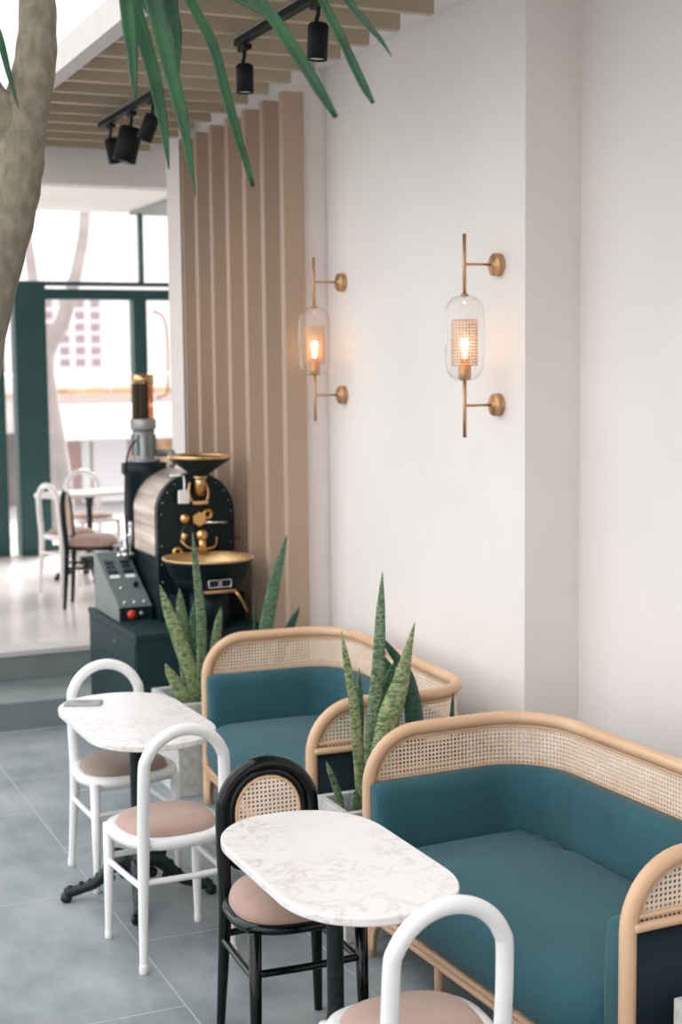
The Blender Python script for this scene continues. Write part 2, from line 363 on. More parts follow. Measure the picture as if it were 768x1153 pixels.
# ================================================================ CANE
def cane_mesh(fn, us, vs, keep, cell, hole=.30):
    """webbing with octagonal holes: fn(u,v)->point."""
    mb = MB(); V = {}
    def vert(u, v):
        k = (round(u, 5), round(v, 5))
        if k not in V: V[k] = len(mb.v); mb.v.append(tuple(fn(u, v)))
        return V[k]
    nu = int((us[1]-us[0])/cell); nv = int((vs[1]-vs[0])/cell)
    h_ = cell*hole; q = h_*.42; H = cell/2
    for i in range(nu):
        for j in range(nv):
            cu = us[0]+(i+.5)*cell; cv = vs[0]+(j+.5)*cell
            if not keep(cu, cv): continue
            o = [(-h_, -q), (-q, -h_), (q, -h_), (h_, -q), (h_, q), (q, h_), (-q, h_), (-h_, q)]
            oi = [vert(cu+a, cv+b) for a, b in o]
            k = [vert(cu-H, cv-H), vert(cu+H, cv-H), vert(cu+H, cv+H), vert(cu-H, cv+H)]
            mb.f += [(k[0], k[1], oi[2], oi[1]), (k[1], oi[3], oi[2]), (k[1], k[2], oi[4], oi[3]), (k[2], oi[5], oi[4]),
                     (k[2], k[3], oi[6], oi[5]), (k[3], oi[7], oi[6]), (k[3], k[0], oi[0], oi[7]), (k[0], oi[1], oi[0])]
            mb.sm += [False]*8
    return mb
def solid(o, t):
    md = o.modifiers.new('thickness', 'SOLIDIFY'); md.thickness = t; md.offset = 0; return o

# ================================================================ SOFAS
def u_plan(off=0.0, xf=-.34, half=.75, back=.36, R=.24, step=.02):
    """U-shaped plan line, arm front -> back corner -> arm front; off > 0 shifts it inwards"""
    pts = []; h2 = half-off; b2 = back-off; r = max(R-off, .04)
    x = xf
    while x < b2-r: pts.append((x, h2)); x += step
    n = max(4, int(r*PI/2/step))
    for i in range(n+1):
        a = PI/2*(1-i/n); pts.append((b2-r+r*math.cos(a), h2-r+r*math.sin(a)))
    y = h2-r-step
    while y > -(h2-r): pts.append((b2, y)); y -= step
    for i in range(n+1):
        a = -PI/2*i/n; pts.append((b2-r+r*math.cos(a), -(h2-r)+r*math.sin(a)))
    x = b2-r-step
    while x > xf: pts.append((x, -h2)); x -= step
    pts.append((xf, -h2))
    return [Vector((a, b, 0)) for a, b in pts]
def arc_len(P):
    s = [0]
    for a, b in zip(P, P[1:]): s.append(s[-1]+(b-a).length)
    return s
def at_len(P, S, u):
    if u <= 0: return P[0]
    if u >= S[-1]: return P[-1]
    lo, hi = 0, len(S)-1
    while hi-lo > 1:
        m_ = (lo+hi)//2
        if S[m_] <= u: lo = m_
        else: hi = m_
    return P[lo].lerp(P[hi], (u-S[lo])/(S[hi]-S[lo]))
TOP = .805; CR = .19
def rail_path(drop=0.0, inset=0.0, x0=-.34, foot=0.0, half=.75):
    P = []
    x0 = x0+inset; top = TOP-drop; r = CR-inset
    plan = u_plan(0, x0, half)
    end = []
    zz = foot
    while zz < top-r-.001: end.append((x0, zz)); zz += .06
    for i in range(11):
        a = PI-PI/2*i/10; end.append((x0+r+r*math.cos(a), top-r+r*math.sin(a)))
    P += [Vector((a, half, b)) for a, b in end]
    P += [Vector((p.x, p.y, top)) for p in plan if (p.x > x0+r+.01)]
    P += [Vector((a, -half, b)) for a, b in end[::-1]]
    return P
def make_sofa():
    root = empty('rattan_sofa')
    MB().tube(rail_path(), .0235, 14).build('top_rail', M['rattan'], root)
    t = MB().tube(rail_path(.031, .031, foot=.66), .0065, 8)
    t.tube([p+Vector((0, 0, .658)) for p in u_plan(-.012, -.315)], .0065, 8)
    t.build('inner_trim', M['rattan'], root)
    MB().tube([p+Vector((0, 0, .630)) for p in u_plan(-.016, -.335)], .0135, 10).build('lower_cane_rail', M['rattan'], root)
    P = u_plan(0, -.31); S = arc_len(P)
    def zlim(u):
        d = min(u, S[-1]-u); r = CR-.035
        return TOP-.03 if d > r else TOP-.035-r+math.sqrt(max(0, r*r-(r-d)**2))
    o = cane_mesh(lambda u, v: at_len(P, S, u)+Vector((0, 0, v)), (0, S[-1]), (.632, TOP-.012), lambda u, v: v < zlim(u), .0150, .31).build('cane_panel', M['cane'], root, recalc=False)
    solid(o, .002)
    # upholstered surround
    rings = []
    P2 = u_plan(0, -.345, .745, .355, .235); N = len(P2)
    prof = []
    for (a, z) in [(-.006, .24), (-.006, .60), (.0, .622), (.014, .636), (.04, .642), (.066, .636), (.084, .618), (.09, .59), (.098, .50), (.10, .40), (.098, .24)]:
        prof.append((a, z))
    for i in range(N):
        a, b = P2[max(0, i-1)], P2[min(N-1, i+1)]; tg = (b-a).normalized(); nrm = Vector((tg.y, -tg.x, 0))
        if nrm.dot(Vector((0, 0, 0))-P2[i]+Vector((-.1, 0, 0))) < 0: nrm = -nrm
        ring = []
        e = min(i, N-1-i); sq = 1 if e > 1 else (.72 if e == 0 else .94)
        for (o_, z) in prof:
            oo = .042+(o_-.042)*sq; zz = .42+(z-.42)*(1 if e > 1 else (.96 if e == 0 else .99))
            wv = .004*noise.noise(Vector((i*.12, z*4, 1.3)))+(.003*noise.noise(Vector((i*.5, z*2, 7))) if z > .5 else 0)
            ring.append(P2[i]+nrm*(oo+(wv if o_ > .03 else 0))+Vector((0, 0, zz+wv*.6)))
        rings.append(ring)
    MB().loft(rings).build('upholstered_back', M['teal'], root)
    # outer lower fabric panel
    P3 = u_plan(-.004, -.33, .75, .36, .24)
    n3 = len(P3); vs = []; fs = []
    for p in P3: vs += [p+Vector((0, 0, .19)), p+Vector((0, 0, .622))]
    for i in range(n3-1): fs.append((2*i, 2*i+2, 2*i+3, 2*i+1))
    solid(MB().add(vs, fs).build('outer_panel', M['teal_shade'], root), .006)  # dark tone is painted shade on the teal fabric
    # seat cushion: puffed rounded slab
    def outl(inset, n=160):
        hx, hy, cx = .335-inset, .655-inset, -.062; r = max(.085-inset*.6, .02); o = []
        for k in range(n):
            a = 2*PI*k/n; c_, s_ = math.cos(a), math.sin(a); e = 9.0
            o.append((cx+math.copysign(abs(c_)**(2/e), c_)*hx, math.copysign(abs(s_)**(2/e), s_)*hy))
        return o
    rings = []; zc = .325; rv = .10
    for t in range(-9, 10):
        a = t/9*PI/2; ins = .075*(1-math.cos(a)**.8) if abs(t) < 9 else .075
        rings.append([(x, y, zc+rv*math.sin(a)) for x, y in outl(ins)])
    for q in range(1, 15):
        f = 1-q/14; k_ = 1-f*f
        base = outl(.075); rings.append([(-.062+(x+.062)*max(f, .002), y*max(f, .002), zc+rv+.024*k_) for x, y in base])
    R2 = []
    for rg in rings:
        o = []
        for (x, y, z) in rg:
            if z > .33:
                w_ = min(1, (z-.33)/.08)
                z += w_*(.005*noise.noise(Vector((x*5, y*3, 0)))+.004*noise.noise(Vector((x*15, y*5, 3))))
                if x > .12: z += w_*.009*math.sin(y*52+2*math.sin(y*13))*min(1, (x-.12)/.12)
            if x < -.25: x -= .02*min(1, (-.25-x)/.1)*(1-abs(y/.655)**6); z -= .012*min(1, (-.25-x)/.1)
            o.append((x, y, z))
        R2.append(o)
    MB().loft(R2).build('seat_cushion', M['teal'], root)
    MB().box((0.0, 0, .235), (.66, 1.40, .03), .01).build('seat_deck', M['teal_shade'], root)
    # lower frame of rattan poles
    f = MB()
    for z, x in ((.185, -.352), (.155, -.345)): f.tube([(x, -.74, z), (x, .74, z)], .014, 10)
    f.build('front_rail', M['rattan'], root)
    f = MB()
    for s in (-1, 1): f.tube([(-.34, s*.74, .17), (.14, s*.74, .17)], .014, 10)
    f.tube([p+Vector((0, 0, .17)) for p in u_plan(.012, .1)], .014, 10)
    f.build('lower_rail', M['rattan'], root)
    for s in (-1, 1):
        f = MB().tube(catmull([(-.34, s*.735, .02), (-.345, s*.70, .12), (-.347, s*.62, .17)], 6), .009, 8)
        f.tube(catmull([(-.34, s*.74, .03), (-.30, s*.742, .11), (-.22, s*.742, .165)], 6), .009, 8)
        f.build('corner_brace', M['rattan'], root)
    for x, y in ((.29, .60), (.29, -.60), (-.34, .25), (-.34, -.25)):
        MB().tube([(x, y, 0), (x, y, .24)], [.015, .0175], 10).build('leg', M['rattan'], root)
    return root
sofa = make_sofa()
sofa.location = (2.475, 3.85, 0); sofa.rotation_euler = (0, 0, math.radians(2.0))
tag(sofa, 'rattan sofa in the foreground with cane back and teal cushions', 'sofa', 'rattan sofas along the white wall')
s2 = copy_tree(sofa); s2.location = (2.47, 5.80, 0); s2.rotation_euler = (0, 0, math.radians(-3.0))
tag(s2, 'rattan sofa further back between the two snake plant planters', 'sofa', 'rattan sofas along the white wall')

# ================================================================ TABLES
def oval(hx, hy, e=2.35, st=.22, n=72):
    """long rounded top: straight sides and blunt curved ends"""
    o = []
    for k in range(n):
        a = 2*PI*k/n; c, s = math.cos(a), math.sin(a)
        x = math.copysign(abs(c)**(2/e), c)*hx; y = math.copysign(abs(s)**(2/e), s)*(hy-st)
        o.append((x, y+(st if s > 1e-6 else (-st if s < -1e-6 else 0))))
    return o
def make_table():
    root = empty('cafe_table')
    MB().prism(oval(.246, .462, 2.2, .19, 96), .706, .732, .006).build('table_top', M['marble'], root)
    MB().box((0, 0, .700), (.20, .32, .012), .003).build('mounting_plate', M['iron'], root)
    MB().lathe([(.045, .11), (.05, .13), (.036, .15), (.05, .175), (.036, .195), (.03, .22), (.034, .25), (.026, .27), (.024, .30),
                (.024, .60), (.03, .62), (.03, .66), (.06, .69), (.06, .696), (0, .696)], 24).build('column', M['iron'], root)
    for k in range(4):
        a = math.radians(-17)+k*PI/2; mt = Matrix.Rotation(a, 4, 'Z')
        P = catmull([(.02, 0, .15), (.07, 0, .155), (.12, 0, .115), (.17, 0, .07), (.22, 0, .05), (.265, 0, .038), (.285, 0, .03)], 6)
        R = lerpl([.034, .033, .026, .023, .02, .022, .026], len(P))
        b = MB().tube(P, R, 12, mtx=mt)
        for (x, z, r) in ((.085, .185, .022), (.055, .10, .022), (.125, .135, .016), (.105, .085, .015), (.16, .10, .012), (.19, .078, .011), (.225, .07, .011), (.27, .05, .016)):
            b.sphere((x, 0, z), r, 10, (1, .9, 1), mtx=mt)
        for q in (-1, 0, 1):   # claw toes
            b.sphere((.285, q*.017, .018), .0175, 10, (1.3, .8, 1), mtx=mt)
        b.tube(catmull([(.05, .0, .19), (.085, 0, .20), (.105, 0, .18), (.09, 0, .16)], 5), .008, 8, mtx=mt)
        b.build('foot', M['iron'], root)
    return root
tb = make_table(); tb.location = (1.568, 3.645, 0); tb.rotation_euler = (0, 0, 0)
tag(tb, 'marble topped oval cafe table in the foreground beside the black chair', 'table', 'marble cafe tables in front of the sofas')
tb2 = copy_tree(tb); tb2.location = (1.52, 5.50, 0); tb2.rotation_euler = (0, 0, math.radians(1))
tag(tb2, 'marble topped oval cafe table further back with a phone on it', 'table', 'marble cafe tables in front of the sofas')
ph = empty('phone', (1.39, 5.80, .7325), math.radians(-24), 'flat phone lying face up on the further marble table', 'phone')
MB().box((0, 0, .005), (.15, .075, .009), .003).build('body', M['galv'], ph)
MB().box((.0, 0, .0102), (.135, .066, .0012), 0).build('screen', mat('phone_screen', (120, 120, 124), .15, noise_amt=.1), ph)

# ================================================================ CHAIRS
def seat_outline(hw=.195, hf=.19, n=48, e=2.6, off=0):
    o = []
    for k in range(n):
        a = 2*PI*k/n; c, s = math.cos(a), math.sin(a)
        x = math.copysign(abs(c)**(2/e), c)*(hw+off); y = math.copysign(abs(s)**(2/e), s)*(hf+off)
        x *= 1+.07*(y/hf) if True else 1
        o.append((x, y))
    return o
def ring_part(outer_off, z0, z1, inner_off=-.04):
    A = seat_outline(off=outer_off); B = seat_outline(off=inner_off); n = len(A); vs = []; fs = []
    mid = (z0+z1)/2
    prof = [(A, z0, -.004), (A, mid, 0.003), (A, z1, -.006), (B, z1, 0), (B, z0, 0)]
    for P, z, g in prof:
        for (x, y) in P:
            l = math.hypot(x, y); vs.append((x*(1+g/l), y*(1+g/l), z))
    L = len(prof)
    for i in range(L):
        j = (i+1) % L
        for k in range(n):
            k2 = (k+1) % n; fs.append((i*n+k, i*n+k2, j*n+k2, j*n+k))
    return vs, fs
def chair_base(root, m_, cush_m, puff, thin=False):
    vs, fs = ring_part(.008, .432, .458) if thin else ring_part(.012, .425, .462)
    co = -.010 if thin else -.022
    MB().add(vs, fs).build('seat_frame', m_, root)
    rings = []
    for t in range(13):
        a = t/12*PI/2; off = -.022-.175*(1-math.cos(a)) if t else -.022
        sc = math.cos(a)
        base = seat_outline(off=co)
        z = .455+puff*math.sin(a)**.75
        rings.append([(x*max(sc**.55, .001), y*max(sc**.55, .001), z+.002*noise.noise(Vector((x*9, y*9, 2)))*sc) for x, y in base])
    rings.insert(0, [(x*.98, y*.98, .43) for x, y in seat_outline(off=-.024)])
    MB().loft(rings).build('seat_cushion', cush_m, root)
    for s in (-1, 1):
        b = MB().tube([(s*.170, .158, .44), (s*.172, .165, .2), (s*.176, .172, .02), (s*.176, .172, .0)], [.0205, .018, .0125, .0125], 14)
        b.lathe([(.0135, 0), (.015, .004), (.015, .028), (.0125, .034)], 12, (s*.176, .172, 0))
        b.build('leg', m_, root)
    # hoop stretcher between the four legs
    z = .30; b = MB()
    for s in (-1, 1): b.tube(catmull([(s*.172, .163, z), (s*.168, 0, z), (s*.160, -.176, z)], 6), .0115, 10)
    b.tube(catmull([(-.160, -.176, z+.015), (0, -.184, z+.015), (.160, -.176, z+.015)], 6), .0115, 10)
    b.tube(catmull([(-.172, .163, z+.015), (0, .170, z+.015), (.172, .163, z+.015)], 6), .0115, 10)
    b.build('stretcher', m_, root)
def make_arch_chair(cush='beige'):
    root = empty('bentwood_chair')
    chair_base(root, M['white'], M[cush], .052)
    hw = .150; P = []
    for z, y in ((0, -.195), (.1, -.188), (.22, -.18), (.33, -.174), (.44, -.172), (.53, -.178), (.62, -.186)): P.append((-hw-.018+.018*min(1, z/.4), y, z))
    for i in range(1, 16):
        a = PI-PI*i/16; P.append((hw*math.cos(a), -.190-.012*math.sin(a), .700+.148*math.sin(a)))
    Q = [(-x, y, z) for x, y, z in P[:7]][::-1]
    n0 = len(P)
    P = P+Q; R = []
    for (x, y, z) in P: R.append(.0135+.0085*min(1, z/.42))
    b = MB().tube(catmull(P, 4), lerpl(R, (len(P)-1)*4+1), 16)
    for s in (-1, 1): b.lathe([(.0145, 0), (.016, .004), (.016, .028), (.0135, .034)], 12, (s*(hw+.018), -.195, 0))
    b.build('back_arch', M['white'], root)
    return root
def make_cane_chair():
    root = empty('black_cane_chair')
    chair_base(root, M['black'], M['beige'], .078, True)
    hw = .152; P = []
    for z, y in ((0, -.195), (.1, -.188), (.22, -.18), (.33, -.174), (.44, -.172), (.53, -.178), (.62, -.186)): P.append((-hw-.016+.016*min(1, z/.4), y, z))
    for i in range(1, 16):
        a = PI-PI*i/16; P.append((hw*math.cos(a), -.190-.010*math.sin(a), .695+.150*math.sin(a)))
    Q = [(-x, y, z) for x, y, z in P[:7]][::-1]; P = P+Q; R = [.0135+.0085*min(1, z/.42) for (x, y, z) in P]
    MB().tube(catmull(P, 4), lerpl(R, (len(P)-1)*4+1), 16).build('back_frame', M['black'], root)
    def yb(z): return -.178-.018*min(1, max(0, (z-.5)/.3))
    def loop(w_, r, top, bot):
        o = []; cz = top-r
        for i in range(17):
            a = PI-PI*i/16; o.append((w_*math.cos(a), 0, cz+r*math.sin(a)))
        for z in lerpl([cz, bot+.03], 8)[1:]: o.append((w_, 0, z))
        for i in range(1, 6):
            a = -PI/2*i/5; o.append((w_-.03+.03*math.cos(a), 0, bot+.03+.03*math.sin(a)))
        for x in lerpl([w_-.03, -w_+.03], 8)[1:]: o.append((x, 0, bot))
        for i in range(1, 6):
            a = -PI/2-PI/2*i/5; o.append((-w_+.03+.03*math.cos(a), 0, bot+.03+.03*math.sin(a)))
        for z in lerpl([bot+.03, cz], 8)[1:-1]: o.append((-w_, 0, z))
        return [(x, yb(z), z) for x, _, z in o]
    MB().tube(loop(.122, .122, .818, .525), .0135, 12, closed=True).build('inner_ring', M['black'], root)
    MB().tube([(x, y+.006, z) for x, y, z in loop(.106, .106, .801, .541)], .005, 8, closed=True).build('cane_border', M['rattan'], root)
    def keep(u, v):
        if v > .695: return u*u+(v-.695)**2 < .107**2
        return abs(u) < .107 and v > .539
    o = cane_mesh(lambda u, v: Vector((u, yb(v)+.006, v)), (-.1125, .1125), (.536, .812), keep, .0140, .29).build('cane_panel', M['cane'], root, recalc=False)
    solid(o, .002)
    return root
ch = make_arch_chair(); ch.location = (1.553, 3.12, 0); ch.rotation_euler = (0, 0, math.radians(-1))
tag(ch, 'white bentwood arch chair cut by the bottom edge, facing the foreground table', 'chair', 'white bentwood arch chairs')
c2 = copy_tree(ch); c2.location = (1.487, 4.98, 0); c2.rotation_euler = (0, 0, math.radians(3))
tag(c2, 'white bentwood arch chair with beige seat at the near end of the further table', 'chair', 'white bentwood arch chairs')
c3 = copy_tree(ch); c3.location = (1.545, 5.80, 0); c3.rotation_euler = (0, 0, PI+math.radians(4))
tag(c3, 'white bentwood arch chair with brownish seat beyond the table with the phone', 'chair', 'white bentwood arch chairs')
for o in c3.children:
    if o.name.startswith('seat_cushion'): o.data = o.data.copy(); o.data.materials[0] = M['taupe']
bc = make_cane_chair(); bc.location = (1.60, 4.07, 0); bc.rotation_euler = (0, 0, PI+math.radians(-1))
tag(bc, 'glossy black chair with oval cane back at the foreground marble table', 'chair', 'black cane back chairs')
# back room furniture, on the raised floor
z0 = .34
def face(d): return math.atan2(d[1], d[0])-PI/2
d = Vector((.92, -.39, 0)); n_ = Vector((.39, .92, 0))
b2 = copy_tree(bc); p = Vector((2.40, 10.51, z0))+n_*.168+d*.195; b2.location = p; b2.rotation_euler = (0, 0, face(d))
tag(b2, 'black chair with cane back standing in the bright back room', 'chair', 'black cane back chairs')
b3 = copy_tree(ch); b3.location = (2.66, 11.36, z0); b3.rotation_euler = (0, 0, face((.95, .3)))
tag(b3, 'white arch chair in the back room, beside the dark window pillar', 'chair', 'white bentwood arch chairs')
b4 = copy_tree(ch); b4.location = (3.12, 12.5, z0); b4.rotation_euler = (0, 0, PI+.2)
tag(b4, 'white arch chair behind the table in the back room', 'chair', 'white bentwood arch chairs')
t3 = copy_tree(tb); t3.location = (2.96, 11.95, z0); t3.rotation_euler = (0, 0, PI/2+.2)
tag(t3, 'white topped table on a black column in the back room by the window', 'table')

# ================================================================ SCONCES
def make_sconce():
    """origin on the wall at the height of the glass centre, arms along -x"""
    root = empty('wall_sconce'); X = -.163
    for z, n2 in ((.290, 'upper'), (-.276, 'lower')):
        mt = Matrix.Translation((0, 0, z)) @ Matrix.Rotation(-PI/2, 4, 'Y')
        r = MB().lathe([(.0, 0), (.045, 0), (.046, .003), (.046, .011), (.043, .013), (.043, .019), (.046, .021), (.046, .028), (.044, .031), (.014, .031), (.012, .04), (0, .04)], 32, mtx=mt)
        ro = r.build('rosette', M['brass'], root)
        MB().tube([(-.03, 0, z), (X, 0, z)], .0055, 10).build('arm', M['brass'], root)
    MB().tube([(X, 0, .165), (X, 0, .41)], .0075, 12).lathe([(.0, .16), (.016, .16), (.016, .172), (0, .175)], 16, (X, 0, 0)).build('upper_rod', M['brass'], root)
    MB().tube([(X, 0, -.405), (X, 0, -.16)], .0075, 12).build('lower_rod', M['brass'], root)
    MB().lathe([(0, -.175), (.02, -.175), (.026, -.168), (.026, -.118), (.02, -.112), (.018, -.085), (0, -.085)], 20, (X, 0, 0)).build('socket', M['brass'], root)
    g = MB(); pr = [(.030, -.176), (.055, -.165), (.074, -.14), (.081, -.10), (.081, .09), (.077, .12), (.062, .148), (.040, .162), (.016, .166)]
    n = 36; vs = []; fs = []
    for r, z in pr:
        for k in range(n): a = 2*PI*k/n; vs.append((X+r*math.cos(a), r*math.sin(a), z))
    for i in range(len(pr)-1):
        for k in range(n): k2 = (k+1) % n; fs.append((i*n+k, i*n+k2, (i+1)*n+k2, (i+1)*n+k))
    g.add(vs, fs); go = g.build('glass_shade', M['shade_glass'], root)
    sb = go.modifiers.new('s', 'SUBSURF'); sb.levels = sb.render_levels = 1
    # perforated brass sleeve
    R = .052; cell = 2*PI*R/26
    o = cane_mesh(lambda u, v: Vector((X+R*math.cos(u/R), R*math.sin(u/R), v+(0 if True else 0))), (0, 2*PI*R-1e-6+cell*.01), (-.115, .07), lambda u, v: True, cell, .41).build('perforated_sleeve', M['brass'], root, recalc=False)
    solid(o, .001)
    for z in (-.115, .067): MB().tube([(X+R*math.cos(a), R*math.sin(a), z) for a in [2*PI*k/36 for k in range(36)]], .0018, 6, closed=True).build('sleeve_rim', M['brass'], root)
    MB().lathe([(0, -.085), (.006, -.085), (.007, -.045), (.012, -.036), (.0145, -.024), (.012, -.012), (.007, -.007), (0, -.005)], 20, (X, 0, 0)).build('bulb', M['bulb'], root)
    return root
sc = make_sconce(); sc.location = (3.015, 5.24, 2.205)
tag(sc, 'brass and glass wall sconce with lit bulb on the column, nearer one', 'wall lamp', 'brass sconces on the white wall')
sc2 = copy_tree(sc); sc2.location = (3.03, 6.84, 2.222); sc2.rotation_euler = (math.radians(-.0), 0, 0)
tag(sc2, 'brass and glass wall sconce with lit bulb beside the taupe fins', 'wall lamp', 'brass sconces on the white wall')

# ================================================================ TRACK LIGHTS
def make_track(y0, y1, label):
    t = empty('lighting_track', (2.135, (y0+y1)/2, 3.43), 0, label, 'lighting track', 'ceiling lighting tracks')
    L = y1-y0
    MB().box((0, 0, .0), (.036, L, .03), .003).build('rail', M['trackblack'], t)
    MB().box((0, 0, .016), (.044, L-.02, .006), .001).build('cover_strip', M['galv'], t)
    return t
make_track(7.02, 8.12, 'black lighting track hanging under the far battens, carrying three spotlights')
make_track(4.65, 5.88, 'black lighting track hanging under the near battens, carrying two spotlights')
def make_spot():
    r = empty('track_spotlight')
    MB().box((0, 0, -.02), (.034, .09, .022), .004).build('adapter', M['trackblack'], r)
    MB().tube(catmull([(0, 0, -.03), (0, .004, -.055), (0, .018, -.07), (.0, .006, -.09)], 5), .008, 10).build('swivel', M['trackblack'], r)
    return r
SP = [(5.80, 0, 0, .036, .115, 'black track spotlight hanging from the left end of the near track'),
      (5.02, .03, .05, .038, .13, 'black track spotlight on the near track beside the top right palm leaves'),
      (7.91, .28, -.25, .038, .13, 'small black spotlight at the far left end of the far track'),
      (7.50, .12, .22, .060, .18, 'large tilted black spotlight in the middle of the far track'),
      (7.11, .35, .30, .038, .13, 'black spotlight at the right of the far track, its lens showing')]
for (y, ax, ay, rad, ln, lab) in SP:
    r = make_spot(); r.location = (2.135, y, 3.415); tag(r, lab, 'spotlight', 'track spotlights')
    mt = Matrix.Translation((0, .0, -.085)) @ Matrix.Rotation(ax, 4, 'X') @ Matrix.Rotation(ay, 4, 'Y')
    MB().lathe([(0, .0), (rad*.8, 0), (rad, -.008), (rad, -ln), (rad*.9, -ln), (rad*.85, -ln+.012), (0, -ln+.012)], 24, mtx=mt).build('lamp_head', M['trackblack'], r)
    MB().lathe([(0, -ln+.006), (rad*.84, -ln+.006), (rad*.84, -ln+.011), (0, -ln+.011)], 24, mtx=mt).build('lens', M['lens'], r)

# ================================================================ PLINTH AND COFFEE ROASTER
pl = empty('plinth_cabinet', (2.405, 7.87, 0), 0, 'dark teal cabinet plinth under the coffee roaster', 'cabinet')
MB().box((0, 0, .335), (.70, 1.0, .67), .004).build('body', M['plinth'], pl)
MB().box((0, 0, .685), (.71, 1.015, .03), .003).build('top_board', M['plinth'], pl)
MB().box((-.352, -.02, .34), (.008, .94, .62), .002).build('side_door', M['plinth'], pl)
MB().box((-.358, -.10, .60), (.006, .07, .018), .001).build('finger_slot', M['lcd'], pl)

ro = empty('coffee_roaster', (2.5, 7.95, .70), 0, 'dark green and brass coffee roaster with bean hopper and cooling tray', 'coffee roaster')
def arch(w_, z0_, zc, n=20, k=1.0):
    o = [(-w_, z0_), (w_, z0_)]
    for i in range(n+1):
        a = PI*i/n; o.append((w_*math.cos(a), zc+w_*k*math.sin(a)))
    return o
RX = Matrix.Rotation(PI/2, 4, 'X')   # prism axis z -> -y
MB().prism(arch(.215, .16, .595), -.28, .235, 0, mtx=RX).build('drum_housing', M['machine'], ro)
# steel cladding over the upper left and top
cl = []
for r_ in (.2165, .224):
    o = [(-r_, .36)]
    for i in range(21):
        a = PI-PI*.5*i/20; o.append((r_*math.cos(a), .595+r_*math.sin(a)))
    cl.append(o)
poly = cl[1]+cl[0][::-1]
MB().prism(poly, -.275, .215, 0, mtx=RX).build('steel_cladding', M['steel'], ro)
MB().prism(arch(.222, .14, .595), .235, .262, .003, mtx=RX).build('front_plate', M['machine'], ro)
MB().box((0, .0, .08), (.44, .56, .16), .008).build('lower_body', M['machine'], ro)
MB().box((.03, -.32, .08), (.40, .16, .16), .006).build('front_base', M['machine'], ro)
fy = -.265
b = MB()
for i in range(11):
    a = PI*i/10; b.sphere((.200*math.cos(a), fy, .595+.200*math.sin(a)), .004, 8)
for z in (.22, .32, .42):
    for s in (-1, 1): b.sphere((s*.2, fy, z), .004, 8)
b.build('bolts', M['chrome'], ro)
# hopper
MB().lathe([(.02, .79), (.034, .797), (.036, .80), (.168, .892), (.170, .895), (.172, .905), (.160, .905), (.155, .895), (.03, .812)], 36, (.012, -.31, 0)).build('hopper', M['machine'], ro)
MB().lathe([(.172, .898), (.178, .90), (.178, .915), (.168, .918), (.15, .905), (.158, .902)], 36, (.012, -.31, 0)).build('hopper_rim', M['copper'], ro)
b = MB().tube([(.012, -.31, .80), (.012, -.31, .76), (.012, -.295, .70)], [.030, .030, .032], 16); b.lathe([(.036, .785), (.04, .79), (.04, .80), (.03, .805)], 20, (.012, -.31, 0))
b.build('hopper_neck', M['copper'], ro)
b = MB()
for a0 in (-1, 1):
    b.tube(catmull([(a0*.04+.01, fy, .77), (a0*.055+.01, fy-.02, .71), (a0*.04+.01, fy-.03, .66), (.01, fy-.035, .645)], 5), .009, 8)
b.build('feed_bracket', M['copper'], ro)
MB().box((.01, fy-.03, .655), (.09, .05, .02), .004).build('feed_gate', M['copper'], ro)
# hexagon viewing block with knobs either side
hexp = [(.042*math.cos(PI/6+k*PI/3), .565+.042*math.sin(PI/6+k*PI/3)) for k in range(6)]
MB().prism(hexp, .262, .33, .004, mtx=RX).build('hexagon_block', M['wax'], ro)
RYm = lambda x, z: Matrix.Translation((x, 0, z)) @ RX
MB().lathe([(0, .262), (.02, .262), (.026, .28), (.026, .31), (0, .316)], 20, mtx=RYm(-.075, .568)).build('round_knob', M['copper'], ro)
MB().lathe([(.012, .262), (.03, .262), (.032, .285), (.022, .292), (.012, .285)], 24, mtx=RYm(.062, .585)).build('dial_ring', M['wax'], ro)
MB().tube([(.03, fy-.05, .545), (.16, fy-.06, .538)], [.008, .006], 10).build('lever', M['chrome'], ro)
MB().sphere((.015, fy-.045, .475), .036, 18).build('sight_ball', M['copper'], ro)
MB().tube([(.015, fy-.04, .46), (.02, fy-.05, .38)], [.026, .02], 14).build('discharge_spout', M['copper'], ro)
MB().lathe([(.012, .262), (.028, .262), (.03, .285), (.02, .292), (.012, .285)], 24, mtx=RYm(-.115, .385)).build('dial_ring', M['wax'], ro)
MB().tube([(-.09, fy-.02, .43), (-.08, fy-.045, .49)], [.012, .018], 12).build('sampler_handle', M['copper'], ro)
b = MB().tube(catmull([(-.10, fy-.03, .45), (-.06, fy-.05, .41), (.02, fy-.06, .40), (.09, fy-.05, .41), (.11, fy-.02, .46)], 6), .006, 8)
b.build('door_bow', M['copper'], ro)
MB().lathe([(0, .262), (.115, .262), (.12, .268), (.12, .274), (.11, .28), (0, .282)], 36, mtx=RYm(.015, .45)).build('drum_door', M['machine'], ro)
